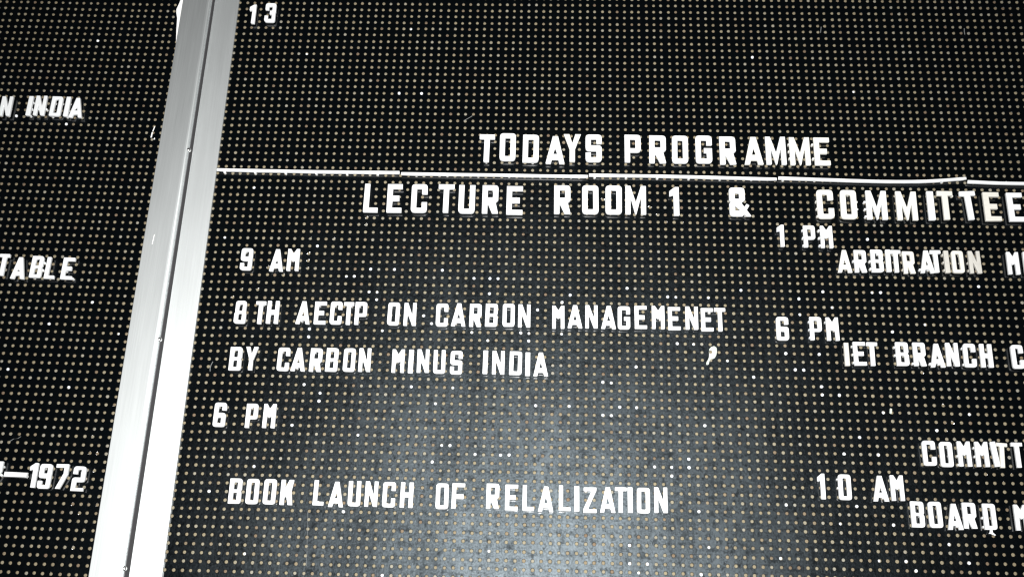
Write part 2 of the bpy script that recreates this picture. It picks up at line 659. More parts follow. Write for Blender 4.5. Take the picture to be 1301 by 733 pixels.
    if ch == '2':
        return [[(0, 0), (w, 0), (w, s * .9), (s, s * .9), (s, .36 * h), (w, .36 * h, R), (w, h, R), (0, h, R), (0, .68 * h), (s, .68 * h),
                 (s, h - s * .95), (w - s, h - s * .95), (w - s, .55 * h), (0, .55 * h, R)]]
    if ch == '3':
        return [[(0, 0, R), (w, 0, R), (w, .46 * h, q), (w * .93, .5 * h, q), (w, .54 * h, q), (w, h, R), (0, h, R), (0, .66 * h), (s, .66 * h),
                 (s, h - s), (w - s, h - s), (w - s, .60 * h), (w * .45, .60 * h), (w * .45, .41 * h), (w - s, .41 * h), (w - s, s),
                 (s, s), (s, .33 * h), (0, .33 * h)]]
    if ch in '69':
        lp = [[(0, 0, R), (w, 0, R), (w, .58 * h, R), (s, .58 * h), (s, h - s), (w - s, h - s), (w - s, .68 * h), (w, .68 * h), (w, h, R), (0, h, R)],
              rect(s, s, w - s, .38 * h)]
        if ch == '9':
            lp = [[(w - p[0], h - p[1]) + tuple(p[2:]) for p in l] for l in lp]
        return lp
    if ch == '8':
        return [[(0, 0, R), (w, 0, R), (w, .45 * h, q), (w * .92, .5 * h, q), (w * .96, .55 * h, q), (w * .96, h, R), (.04 * w, h, R), (.04 * w, .55 * h, q),
                 (w * .08, .5 * h, q), (0, .45 * h, q)],
                rect(s, s, w - s, .5 * h - s * .42), rect(s, .5 * h + s * .42, w - s, h - s)]
    if ch == '7':
        return [[(.16 * w, 0), (.16 * w + 1.05 * s, 0), (w, .60 * h), (w, h), (0, h), (0, h - s), (w - s * .98, h - s), (w - s * .98, .62 * h)]]
    if ch == '&':
        return [[(0, 0, R), (.60 * w, 0), (.69 * w, .07 * h), (.80 * w, 0), (w, 0), (.80 * w, .21 * h), (.93 * w, .37 * h), (.80 * w, .43 * h),
                 (.69 * w, .32 * h), (.56 * w, .46 * h), (.74 * w, .56 * h, .5 * R), (.74 * w, h, R), (0, h, R), (0, .57 * h, .5 * R),
                 (.08 * w, .5 * h), (0, .43 * h, .5 * R)],
                rect(.27 * w, .60 * h, .47 * w, h - .19 * h), [(.27 * w, .18 * h), (.54 * w, .18 * h), (.27 * w, .38 * h)]]
    raise ValueError(ch)


def inside(loops, x, y):
    c = False
    for lp in loops:
        n = len(lp)
        for i in range(n):
            x0, y0 = lp[i][0], lp[i][1]
            x1, y1 = lp[i - 1][0], lp[i - 1][1]
            if (y0 > y) != (y1 > y) and x < (x1 - x0) * (y - y0) / (y1 - y0) + x0:
                c = not c
    return c


F_N, B_N = -0.64, -0.18
PEG = {m.name: peg_mesh('peg', 0.15, 0.135, B_N - 0.12, 0.22, m, 8) for m in (M_WHITE, M_WARM, M_CREAM, M_BEIGE)}

WORDS = [
    ('R', 'TODAYS', 'the top heading', [(0, 'T', -3.99, -19.77, 2.01, 3.89, 0), (1, 'O', -1.28, -19.97, 2.08, 3.9, 0), (2, 'D', 1.72, -19.8, 2.09, 3.92, 0), (3, 'A', 4.88, -19.64, 2.44, 3.9, 0), (4, 'Y', 7.08, -19.94, 2.24, 3.89, 0), (5, 'S', 9.84, -19.96, 2.1, 3.86, 0)]),
    ('R', 'PROGRAMME', 'the top heading', [(0, 'P', 14.87, -19.97, 2.09, 3.88, 0), (1, 'R', 18.07, -19.91, 2.15, 3.9, 0), (2, 'O', 20.96, -19.93, 2.07, 3.9, 0), (3, 'G', 24.0, -19.97, 2.11, 3.89, 0), (4, 'R', 27.06, -19.87, 2.07, 3.93, 0), (5, 'A', 30.36, -19.85, 2.41, 3.9, 0), (6, 'W', 33.2, -19.9, 2.57, 3.92, 0), (7, 'W', 36.26, -19.89, 2.59, 3.9, 0), (8, 'E', 39.07, -19.88, 2.0, 3.88, 0)]),
    ('R', 'LECTURE', 'the line under the white rule', [(0, 'L', -18.52, -12.46, 1.86, 3.91, 0), (1, 'E', -15.53, -12.49, 1.92, 3.91, 0), (2, 'C', -12.37, -12.54, 2.05, 3.91, 0), (3, 'T', -8.93, -12.56, 2.04, 3.89, 0), (4, 'U', -6.28, -12.5, 2.09, 3.89, 0), (5, 'R', -3.29, -12.53, 2.06, 3.87, 0), (6, 'E', -0.18, -12.43, 2.07, 3.9, 0)]),
    ('R', 'ROOM', 'the line under the white rule', [(0, 'R', 5.87, -12.63, 2.09, 3.9, 0), (1, 'O', 9.43, -12.68, 2.09, 3.92, 0), (2, 'O', 12.38, -12.67, 2.08, 3.92, 0), (3, 'W', 15.17, -12.68, 2.61, 3.89, 0)]),
    ('R', '1', 'the line under the white rule', [(0, '1', 20.04, -12.6, 1.21, 3.9, 0)]),
    ('R', '&', 'the line under the white rule', [(0, '&', 28.3, -12.65, 2.69, 3.9, 0)]),
    ('R', 'COMMITTEE', 'the line under the white rule', [(0, 'C', 38.98, -12.49, 2.07, 3.92, 0), (1, 'O', 41.87, -12.48, 2.02, 3.92, 0), (2, 'W', 45.37, -12.47, 2.55, 3.9, 0), (3, 'W', 49.1, -12.43, 2.55, 3.89, 0), (4, 'I', 52.12, -12.49, 0.82, 3.91, 0), (5, 'T', 53.95, -12.55, 1.93, 3.88, 0), (6, 'T', 56.87, -12.6, 1.94, 3.88, -3), (7, 'E', 59.67, -12.47, 1.98, 3.89, 0), (8, 'E', 62.56, -12.44, 1.93, 3.88, 0)]),
    ('R', '8TH', 'the line starting 8TH', [(0, '8', -33.61, 3.17, 1.44, 2.93, 0), (1, 'T', -31.15, 3.17, 1.24, 2.91, 0), (2, 'H', -29.6, 3.09, 1.48, 2.91, 0)]),
    ('R', 'AECTP', 'the line starting 8TH', [(0, 'A', -25.8, 3.07, 1.75, 2.93, 0), (1, 'E', -23.71, 3.06, 1.45, 2.9, 0), (2, 'C', -21.75, 3.04, 1.46, 2.92, 0), (3, 'T', -20.22, 3.08, 1.25, 2.9, 0), (4, 'P', -18.69, 3.03, 1.48, 2.91, 0)]),
    ('R', 'ON', 'the line starting 8TH', [(0, 'O', -14.64, 3.02, 1.46, 2.91, 0), (1, 'N', -12.62, 3.04, 1.52, 2.92, 0)]),
    ('R', 'CARBON', 'the line starting 8TH', [(0, 'C', -8.67, 3.05, 1.49, 2.92, 0), (1, 'A', -6.63, 2.99, 1.78, 2.93, 0), (2, 'R', -4.57, 3.02, 1.47, 2.92, 0), (3, 'B', -2.61, 2.96, 1.51, 2.92, 0), (4, 'O', -0.51, 2.94, 1.48, 2.92, 0), (5, 'N', 1.41, 2.98, 1.51, 2.92, 0)]),
    ('R', 'MANAGEMENET', 'the line starting 8TH', [(0, 'M', 5.56, 3.08, 1.5, 2.92, 0), (1, 'A', 7.6, 2.98, 1.81, 2.92, 0), (2, 'N', 9.6, 2.95, 1.52, 2.93, 0), (3, 'A', 11.69, 2.99, 1.81, 2.93, 0), (4, 'G', 13.55, 3.01, 1.52, 2.91, 0), (5, 'E', 15.59, 2.92, 1.5, 2.91, 0), (6, 'M', 17.71, 2.88, 1.55, 2.93, 0), (7, 'E', 19.65, 2.99, 1.51, 2.9, 0), (8, 'N', 21.78, 2.87, 1.52, 2.92, 0), (9, 'E', 23.63, 3.06, 1.48, 2.91, 0), (10, 'T', 25.19, 3.03, 1.36, 2.93, 0)]),
    ('R', 'BY', 'the line starting BY', [(0, 'B', -33.54, 9.09, 1.47, 2.93, 0), (1, 'Y', -31.62, 9.03, 1.53, 2.92, 0)]),
    ('R', 'CARBON', 'the line starting BY', [(0, 'C', -27.66, 9.06, 1.46, 2.92, 0), (1, 'A', -25.82, 9.04, 1.76, 2.93, 0), (2, 'R', -23.71, 9.06, 1.47, 2.92, 0), (3, 'B', -21.76, 9.0, 1.46, 2.93, 0), (4, 'O', -19.65, 8.98, 1.44, 2.92, 0), (5, 'N', -17.76, 8.95, 1.46, 2.93, 0)]),
    ('R', 'MINUS', 'the line starting BY', [(0, 'M', -13.7, 8.99, 1.51, 2.91, 0), (1, 'I', -12.15, 9.01, 0.58, 2.94, 0), (2, 'N', -10.68, 8.93, 1.47, 2.91, 0), (3, 'U', -8.7, 9.0, 1.45, 2.92, 0), (4, 'S', -6.65, 9.06, 1.47, 2.91, 0)]),
    ('R', 'INDIA', 'the line starting BY', [(0, 'I', -3.15, 8.94, 0.58, 2.92, 0), (1, 'N', -1.58, 8.96, 1.49, 2.91, 0), (2, 'D', 0.51, 8.98, 1.51, 2.92, 0), (3, 'I', 1.96, 9.07, 0.58, 2.92, 0), (4, 'A', 3.53, 9.08, 1.79, 2.94, 0)]),
    ('R', '6', 'the line above BOOK LAUNCH', [(0, '6', -34.63, 16.04, 1.44, 2.93, 0)]),
    ('R', 'PM', 'the line above BOOK LAUNCH', [(0, 'P', -30.79, 16.08, 1.4, 2.92, 0), (1, 'M', -28.66, 16.06, 1.48, 2.92, 0)]),
    ('R', 'BOOK', 'the bottom line starting BOOK', [(0, 'B', -31.72, 25.0, 1.45, 2.91, 0), (1, 'O', -29.69, 25.01, 1.44, 2.92, 0), (2, 'O', -27.68, 24.98, 1.45, 2.92, 0), (3, 'K', -25.66, 25.02, 1.48, 2.91, 0)]),
    ('R', 'LAUNCH', 'the bottom line starting BOOK', [(0, 'L', -21.91, 24.97, 1.27, 2.91, 0), (1, 'A', -19.86, 25.12, 1.76, 2.92, 0), (2, 'U', -17.77, 24.98, 1.45, 2.91, 0), (3, 'N', -15.79, 24.98, 1.49, 2.92, 0), (4, 'C', -13.74, 25.0, 1.5, 2.91, 0), (5, 'H', -11.68, 25.0, 1.49, 2.92, 0)]),
    ('R', 'OF', 'the bottom line starting BOOK', [(0, 'O', -7.57, 25.04, 1.47, 2.94, 0), (1, 'F', -5.71, 24.97, 1.5, 2.91, 0)]),
    ('R', 'RELALIZATION', 'the bottom line starting BOOK', [(0, 'R', -1.72, 24.91, 1.49, 2.9, 0), (1, 'E', 0.45, 24.99, 1.48, 2.93, 0), (2, 'L', 2.39, 24.98, 1.35, 2.91, 0), (3, 'A', 4.41, 25.1, 1.8, 2.93, 0), (4, 'L', 6.57, 24.94, 1.36, 2.92, 0), (5, 'I', 7.96, 24.97, 0.58, 2.91, 0), (6, 'Z', 9.46, 25.09, 1.54, 2.91, 0), (7, 'A', 11.51, 25.02, 1.79, 2.92, 0), (8, 'T', 13.0, 25.0, 1.35, 2.91, 0), (9, 'I', 14.08, 24.97, 0.58, 2.92, 0), (10, 'O', 15.6, 24.99, 1.5, 2.92, 0), (11, 'N', 17.59, 24.9, 1.51, 2.91, 0)]),
    ('R', '13', 'the top left of the main board', [(0, '1', -36.9, -39.8, 0.9, 2.94, 0), (1, '3', -34.45, -40.06, 1.48, 2.94, 0)]),
    ('R', '9', 'the line above 8TH', [(0, '9', -33.65, -3.84, 1.46, 2.91, 0)]),
    ('R', 'AM', 'the line above 8TH', [(0, 'A', -29.79, -3.77, 1.74, 2.94, 0), (1, 'M', -27.74, -3.85, 1.5, 2.91, 0)]),
    ('R', '1', 'the line above ARBITRATION', [(0, '1', 33.14, -8.13, 0.88, 2.92, 0)]),
    ('R', 'PM', 'the line above ARBITRATION', [(0, 'P', 36.7, -8.08, 1.46, 2.89, 0), (1, 'M', 38.81, -8.04, 1.5, 2.93, 0)]),
    ('R', 'ARBITRATION', 'the line under 1 PM', [(0, 'A', 40.77, -4.81, 1.75, 2.95, 0), (1, 'R', 42.71, -4.86, 1.46, 2.91, 0), (2, 'B', 44.76, -4.93, 1.47, 2.93, 0), (3, 'I', 46.14, -4.98, 0.58, 2.91, 0), (4, 'T', 47.08, -4.93, 1.23, 2.9, 0), (5, 'R', 48.62, -4.8, 1.42, 2.91, 0), (6, 'A', 50.8, -4.93, 1.7, 2.95, 0), (7, 'T', 51.95, -4.98, 1.3, 2.91, 0), (8, 'I', 53.26, -4.97, 0.58, 2.92, 0), (9, 'O', 54.59, -4.97, 1.44, 2.91, 0), (10, 'N', 56.64, -4.96, 1.44, 2.92, 0)]),
    ('R', 'M?', 'the line under 1 PM', [(0, 'M', 61.31, -4.93, 1.43, 2.92, 0), (1, 'E', 63.26, -4.94, 1.37, 2.92, 0)]),
    ('R', '6', 'the line above IET BRANCH', [(0, '6', 32.66, 4.02, 1.48, 2.93, 0)]),
    ('R', 'PM', 'the line above IET BRANCH', [(0, 'P', 36.66, 3.94, 1.44, 2.91, 0), (1, 'M', 38.67, 3.95, 1.48, 2.91, 0)]),
    ('R', 'IET', 'the line under the right hand 6 PM', [(0, 'I', 40.11, 7.11, 0.58, 2.87, 0), (1, 'E', 41.67, 6.99, 1.47, 2.9, 0), (2, 'T', 43.17, 7.01, 1.26, 2.91, 0)]),
    ('R', 'BRANCH', 'the line under the right hand 6 PM', [(0, 'B', 46.7, 6.94, 1.47, 2.92, 0), (1, 'R', 48.72, 6.94, 1.44, 2.9, 0), (2, 'A', 50.8, 7.03, 1.72, 2.92, 0), (3, 'N', 52.61, 6.89, 1.46, 2.88, 0), (4, 'C', 54.65, 6.96, 1.43, 2.91, 0), (5, 'H', 56.61, 6.95, 1.42, 2.89, 0)]),
    ('R', 'C', 'the line under the right hand 6 PM', [(0, 'C', 60.27, 7.01, 1.4, 2.91, 0)]),
    ('R', 'COMMITT', 'the short line above 10 AM', [(0, 'C', 48.64, 18.8, 1.49, 2.91, 0), (1, 'O', 50.59, 18.9, 1.44, 2.92, 0), (2, 'M', 52.67, 18.79, 1.46, 2.92, 0), (3, 'M', 54.67, 18.79, 1.45, 2.91, 0), (4, 'I', 56.14, 18.75, 0.58, 2.91, -6), (5, 'T', 56.95, 18.87, 1.23, 2.9, 4), (6, 'T', 58.73, 18.8, 1.24, 2.9, 0)]),
    ('R', '10', 'the line above BOARD', [(0, '1', 35.99, 22.91, 0.82, 2.93, 0), (1, '0', 38.65, 22.94, 1.44, 2.92, 0)]),
    ('R', 'AM', 'the line above BOARD', [(0, 'A', 42.67, 23.0, 1.77, 2.93, 0), (1, 'M', 44.6, 22.9, 1.46, 2.91, 0)]),
    ('R', 'BOARD', 'the bottom right line', [(0, 'B', 46.62, 25.82, 1.46, 2.91, 0), (1, 'O', 48.61, 25.81, 1.47, 2.92, 0), (2, 'A', 50.72, 25.99, 1.72, 2.93, 0), (3, 'R', 52.43, 25.82, 1.46, 2.91, 0), (4, 'D', 54.67, 25.89, 1.39, 2.91, 0)]),
    ('R', 'M', 'the bottom right line', [(0, 'M', 58.2, 25.9, 1.45, 2.9, 0)]),
    ('L', 'N', 'the left board, topmost line', [(0, 'N', -69.4, -25.16, 1.48, 2.92, 0)]),
    ('L', 'INDIA', 'the left board, topmost line', [(0, 'I', -66.2, -25.29, 0.58, 2.92, 0), (1, 'N', -64.74, -25.36, 1.48, 2.92, 0), (2, 'D', -62.56, -25.33, 1.48, 2.92, 0), (3, 'I', -61.05, -25.3, 0.58, 2.92, 0), (4, 'A', -59.74, -25.18, 1.78, 2.92, 0)]),
    ('L', 'TABLE', 'the left board, middle line', [(0, 'T', -65.09, -2.45, 1.28, 2.92, 0), (1, 'A', -62.98, -2.09, 1.78, 2.92, 0), (2, 'B', -60.75, -2.33, 1.48, 2.92, 0), (3, 'L', -58.89, -2.22, 1.3, 2.92, 0), (4, 'E', -56.68, -2.21, 1.48, 2.92, 0)]),
    ('L', '7', 'the left board, bottom line', [(0, '7', -60.64, 23.88, 1.48, 2.92, 0)]),
    ('L', '-', 'the left board, bottom line', [(0, '-', -58.14, 23.94, 2.75, 0.62, 0)]),
    ('L', '1972', 'the left board, bottom line', [(0, '1', -56.06, 23.92, 0.9, 2.92, 0), (1, '9', -54.59, 24.0, 1.48, 2.92, 0), (2, '7', -52.63, 23.95, 1.48, 2.92, 0), (3, '2', -50.52, 24.13, 1.48, 2.92, 0)]),
]
STUBS = [('L', -68, -24), ('L', -62, 11), ('L', -61, -23), ('L', -59, -36), ('L', -58, 5), ('L', -54, 13), ('L', -53, 2), ('L', -49, 6), ('R', -37, -7), ('R', -35, 25), ('R', -34, -14), ('R', -30, 22), ('R', -30, 32), ('R', -29, -34), ('R', -26, 17), ('R', -25, -6), ('R', -25, 5), ('R', -25, 6), ('R', -25, 12), ('R', -23, 13), ('R', -23, 14), ('R', -21, -2), ('R', -20, -2), ('R', -19, 27), ('R', -18, -3), ('R', -18, 0), ('R', -18, 18), ('R', -17, 0), ('R', -17, 1), ('R', -16, -28), ('R', -16, 5), ('R', -15, -38), ('R', -15, -3), ('R', -14, 34), ('R', -13, -28), ('R', -12, 12), ('R', -11, 3), ('R', -10, 4), ('R', -9, -3), ('R', -9, 14), ('R', -9, 21), ('R', -8, 19), ('R', -7, 12), ('R', -7, 19), ('R', -5, -2), ('R', -5, 5), ('R', -4, 20), ('R', -3, -2), ('R', -3, 0), ('R', -3, 6), ('R', -2, -2), ('R', -2, 31), ('R', -1, 20), ('R', 0, 20), ('R', 1, 5), ('R', 2, 5), ('R', 2, 6), ('R', 3, 2), ('R', 3, 14), ('R', 6, 1), ('R', 6, 5), ('R', 7, 0), ('R', 7, 14), ('R', 11, 11), ('R', 11, 15), ('R', 12, 11), ('R', 12, 15), ('R', 13, 14), ('R', 14, -1), ('R', 14, 30), ('R', 14, 32), ('R', 15, 9), ('R', 15, 14), ('R', 15, 33), ('R', 16, 32), ('R', 17, 21), ('R', 19, 0), ('R', 19, 21), ('R', 19, 22), ('R', 20, 0), ('R', 20, 6), ('R', 21, 20), ('R', 21, 21), ('R', 22, 6), ('R', 22, 26), ('R', 22, 33), ('R', 23, 16), ('R', 23, 30), ('R', 24, 0), ('R', 26, 8), ('R', 28, -1), ('R', 29, 10), ('R', 31, -34), ('R', 31, 31), ('R', 32, 25), ('R', 33, 7), ('R', 34, 9), ('R', 35, 0), ('R', 35, 2), ('R', 35, 9), ('R', 37, 7), ('R', 37, 11), ('R', 37, 12), ('R', 38, -1), ('R', 38, 27), ('R', 39, 1), ('R', 39, 12), ('R', 39, 19), ('R', 40, 25), ('R', 41, 17), ('R', 42, 31), ('R', 43, 19), ('R', 44, -29), ('R', 44, -8), ('R', 44, -1), ('R', 44, 14), ('R', 44, 27), ('R', 45, -1), ('R', 45, 31), ('R', 46, 4), ('R', 46, 32), ('R', 50, 3), ('R', 50, 16), ('R', 50, 29), ('R', 52, 31), ('R', 54, 14), ('R', 57, -2)]


LINE = {'the top heading': 'in the top heading', 'the line under the white rule': 'under the white rule',
        'the line starting 8TH': 'in the line starting 8TH', 'the line starting BY': 'in the line starting BY',
        'the line above BOOK LAUNCH': 'just above BOOK LAUNCH', 'the bottom line starting BOOK': 'in the line starting BOOK',
        'the top left of the main board': 'at the very top beside the frame', 'the line above 8TH': 'in the line above 8TH',
        'the line above ARBITRATION': 'above ARBITRATION', 'the line under 1 PM': 'in the line under 1 PM',
        'the line above IET BRANCH': 'above IET BRANCH', 'the line under the right hand 6 PM': 'in the IET BRANCH line',
        'the short line above 10 AM': 'in the line above 10 AM', 'the line above BOARD': 'above BOARD',
        'the bottom right line': 'in the bottom right line', 'the left board, topmost line': 'on the left board',
        'the left board, middle line': 'on the left board', 'the left board, bottom line': 'on the left board'}
ORD = ['first', 'second', 'third', 'fourth', 'fifth', 'sixth', 'seventh', 'eighth', 'ninth', 'tenth', 'eleventh', 'twelfth']
CREAM = {('COMMITTEE', 0): M_WARM, ('COMMITTEE', 1): M_WARM, ('COMMITTEE', 3): M_WARM, ('COMMITTEE', 5): M_CREAM, ('COMMITTEE', 7): M_CREAM,
         ('TODAYS', 4): M_WARM, ('PROGRAMME', 5): M_WARM, ('PROGRAMME', 7): M_WARM, ('PROGRAMME', 8): M_WARM,
         ('ARBITRATION', 0): M_WARM, ('ARBITRATION', 5): M_CREAM, ('ARBITRATION', 8): M_BEIGE, ('ARBITRATION', 9): M_CREAM, ('ARBITRATION', 10): M_BEIGE,
         ('IET', 0): M_BEIGE, ('COMMITT', 5): M_CREAM}
TONE = {M_WHITE.name: 'white', M_WARM.name: 'off-white', M_CREAM.name: 'cream', M_BEIGE.name: 'dull beige'}
CHARS = []      # (board, u, v, character, word, index) for describing what lies near them
lr = random.Random(3)
for bd, word, line, items in WORDS:
    big = line in ('the top heading', 'the line under the white rule')
    s = 0.70 if big else 0.495
    # which repeat of the character within its word
    for k, ch, u, v, w, h, tilt in items:
        mat = CREAM.get((word, k), M_WHITE)
        raw = glyph(ch, w, h * 1.15, s)
        raw = [[(p[0], p[1] / 1.15) + tuple(p[2:]) for p in lp] for lp in raw]
        loops = [rounded(lp, 0.045) for lp in raw]
        ox, oy = w / 2, h / 2
        loops = [[(x - ox, y - oy) for x, y in lp] for lp in loops]
        # hand-trimmed mouldings are never quite true
        loops = [[(x + lr.uniform(-.006, .006), y + lr.uniform(-.006, .006)) for x, y in lp] for lp in loops]
        me = solid_from_loops('letter', loops, F_N, B_N, 0.05, mat)
        if max(max(abs(q.co.x) / P - w / 2, abs(q.co.z) / P - h / 2) for q in me.vertices) > 0.06:
            me = solid_from_loops('letter', [[(x - ox, y - oy) for x, y in rounded(lp, 0.03)] for lp in raw], F_N, B_N, 0.02, mat)
        shown = 'M' if ch == 'W' else ch
        if ch in '0123456789':
            name, what = 'digit', 'digit ' + shown
        elif ch == '&':
            name, what = 'ampersand', 'ampersand'
        elif ch == '-':
            name, what = 'dash', 'dash'
        else:
            name, what = 'letter', 'letter ' + shown
        o = link(name, me)
        lift = lr.uniform(0, 0.07)
        th = math.radians(tilt + lr.uniform(-0.7, 0.7))
        local = Matrix.Translation((u * P, -lift * P, -v * P)) @ Matrix.Rotation(th, 4, 'Y')
        o.matrix_world = MW[bd] @ local
        tone = TONE[mat.name]
        wh = LINE[line]
        if word == 'M?':
            lab = ('%s plastic letter M to the right of ARBITRATION, near the right edge' % tone) if k == 0 else \
                'white plastic letter right of the M beyond ARBITRATION, cut off by the photo edge'
        elif word == '-':
            lab = 'white plastic dash between the cut off 7 and the 1972 on the left board'
        elif word == '7':
            lab = 'white plastic digit 7 cut off by the left edge, before the dash'
        elif word == 'N':
            lab = 'white plastic letter N standing alone left of INDIA on the left board'
        elif word == '&':
            lab = 'white plastic ampersand between ROOM 1 and COMMITTEE'
        elif len(items) == 1 and len(word) == 1:
            after = {('1', 'the line under the white rule'): 'after LECTURE ROOM', ('6', 'the line above BOOK LAUNCH'): 'before PM, above BOOK LAUNCH',
                     ('9', 'the line above 8TH'): 'before AM, above 8TH', ('1', 'the line above ARBITRATION'): 'before PM, above ARBITRATION',
                     ('6', 'the line above IET BRANCH'): 'before PM, above IET BRANCH',
                     ('C', 'the line under the right hand 6 PM'): 'after IET BRANCH at the right edge',
                     ('M', 'the bottom right line'): 'after BOARD at the right edge'}[(word, line)]
            lab = '%s plastic %s %s' % (tone, what, after)
        else:
            lab = '%s plastic %s, %s in %s, %s' % (tone, what, ORD[k], word, wh)
        grp = 'characters of the word %s %s' % (word.replace('M?', 'starting with M'), wh)
        tag(o, lab, name if name != 'dash' else 'dash', grp)
        CHARS.append((bd, u, v, shown, word, k, name))
        nubs = u > 36 or bd == 'L' or word == '13'
        # studs under the strokes, plugged into the holes they reach
        cand = []
        for i in range(math.floor(u - w / 2 - .3), math.ceil(u + w / 2 + .3) + 1):
            for j in range(math.floor(v - h / 2), math.ceil(v + h / 2) + 1):
                x, y = i - u, v - j
                if abs(y) > h / 2 - 0.1:
                    continue
                if (inside(loops, x + .17, y) and inside(loops, x - .17, y)) or (nubs and abs(x) > w / 2 - .1 and (inside(loops, x + .14, y) or inside(loops, x - .14, y))):
                    cand.append((x, y, i, j))
        lr.shuffle(cand)
        for x, y, i, j in cand[:3]:
            pg = link('peg', PEG[mat.name], o)
            pg.location = (x * P, lift * P, y * P)

# ------------------------------------------------------------------ the white rule and loose bits
RULE = [[(-39.0, -16.25), (-31.28, -16.19), (-23.07, -16.14), (-15.16, -16.19)],
        [(-14.94, -16.03), (-3.71, -16.02), (4.38, -15.97), (9.12, -15.98)],
        [(9.25, -16.17), (17.46, -16.17), (24.46, -16.09), (33.13, -15.94)],
        [(33.34, -16.11), (40.37, -15.93), (46.29, -15.8), (51.92, -15.88), (56.99, -16.39)],
        [(57.12, -15.95), (61.04, -15.79), (66.0, -15.79), (78.0, -15.85)]]
RULE_AT = ['starting at the aluminium frame', 'above the LECTURE letters URE', 'above ROOM 1, below PROGRAMME',
           'above the C of COMMITTEE, bent up at its right end', 'rightmost, above the EE of COMMITTEE']
RULE_AT = ['leftmost, starting at the aluminium frame', 'second from left, above the end of LECTURE', 'middle one, above ROOM 1',
           'bent up at its right end, above COMMITTEE', 'rightmost, running out of the photo']
for pts, at in zip(RULE, RULE_AT):
    c = [((pts[0][0] + pts[-1][0]) / 2), pts[0][1]]
    top, bot = [], []
    fine = []
    for a, b in zip(pts, pts[1:]):
        n = 6
        for t in range(n):
            fine.append((a[0] + (b[0] - a[0]) * t / n, a[1] + (b[1] - a[1]) * t / n))
    fine.append(pts[-1])
    # soften the bends
    for _ in range(6):
        fine = [fine[0]] + [(q[0], (p[1] + 2 * q[1] + r[1]) / 4) for p, q, r in zip(fine, fine[1:], fine[2:])] + [fine[-1]]
    for x, y in fine:
        wv = 0.185 + lr.uniform(-0.012, 0.012)
        top.append((x - c[0], -(y - c[1]) + wv))
        bot.append((x - c[0], -(y - c[1]) - wv))
    me = solid_from_loops('rule_strip', [bot + top[::-1]], -0.52, -0.14, 0.05, M_WHITE)
    o = link('rule_strip', me)
    o.location = (c[0] * P, 0, ZB - c[1] * P)
    tag(o, 'thin white plastic rule strip, ' + at, 'rule strip', 'white rule strips laid end to end under the heading')
    for i in range(int(pts[0][0]) + 1, int(pts[-1][0]), 4):
        yy = min(fine, key=lambda q: abs(q[0] - i))[1]
        pg = link('peg', PEG[M_WHITE.name], o)
        pg.location = ((i - c[0]) * P, 0, (round(yy) * -1 + c[1]) * P)

STUB = []
for k in range(5):
    STUB.append(peg_mesh('peg_stub' + 'x' * k, 0.165 + 0.009 * k, 0.165, 0.06 - 0.05 * k, 0.27, M_WHITE, 9, 0.10, 0.025))
UNIQUE = {}
for c in CHARS:
    UNIQUE.setdefault(c[4], set()).add((c[0], round(c[2])))
words_ok = [c for c in CHARS if len(c[4]) > 2 and len(UNIQUE[c[4]]) <= 2 and c[4] not in ('CARBON', 'M?') and (c[0] == 'L' or c[4] != 'INDIA')]
seen = {}
for bd, i, j in STUBS:
    me = STUB[lr.randrange(5)]
    o = link('peg_stub', me)
    o.matrix_world = MW[bd] @ Matrix.Translation((i * P, 0, -j * P)) @ Matrix.Rotation(lr.uniform(0, 6.28), 4, 'Y')
    near = sorted((math.hypot(c[1] - i, c[2] - j), c) for c in words_ok if c[0] == bd)[0][1]
    du, dv = round(i - near[1]), round(j - near[2])
    tot = sum(1 for c in CHARS if c[4] == near[4] and c[3] == near[3] and c[0] == bd)
    sel = near[3] if tot == 1 else '%s %s' % (ORD[[c[5] for c in CHARS if c[4] == near[4] and c[3] == near[3]].index(near[5])], near[3])
    NUM = ['zero', 'one', 'two', 'three', 'four', 'five', 'six', 'seven', 'eight', 'nine', 'ten', 'eleven', 'twelve', 'thirteen', 'fourteen', 'fifteen', 'sixteen', 'seventeen', 'eighteen', 'nineteen', 'twenty', *('twenty-' + x for x in ('one', 'two', 'three', 'four', 'five', 'six', 'seven', 'eight', 'nine')), 'thirty']
    parts = []
    if dv:
        parts.append('%s %s %s' % (NUM[abs(dv)], 'row' if abs(dv) == 1 else 'rows', 'below' if dv > 0 else 'above'))
    if du:
        parts.append('%s %s %s of' % (NUM[abs(du)], 'column' if abs(du) == 1 else 'columns', 'right' if du > 0 else 'left'))
    txt = ', '.join(parts)
    if not du:
        pass
    lab = 'white peg stub %s the %s of %s' % (txt if parts else 'inside', sel, near[4])
    seen[lab] = seen.get(lab, 0) + 1
    tag(o, lab, 'peg stub', 'broken white peg stubs left in the holes')


def flat_thing(name, loops, n_front, n_back, mat, bd, at, label, category, group=None, bevel=0.004):
    me = solid_from_loops(name, loops, n_front, n_back, bevel, mat)
    o = link(name, me)
    o.matrix_world = MW[bd] @ Matrix.Translation((at[0] * P, 0, -at[1] * P))
    tag(o, label, category, group)
    return o


def ring(x, y, r, n=12):
    return [(x + r * math.cos(2 * math.pi * i / n), y + r * math.sin(2 * math.pi * i / n)) for i in range(n)]


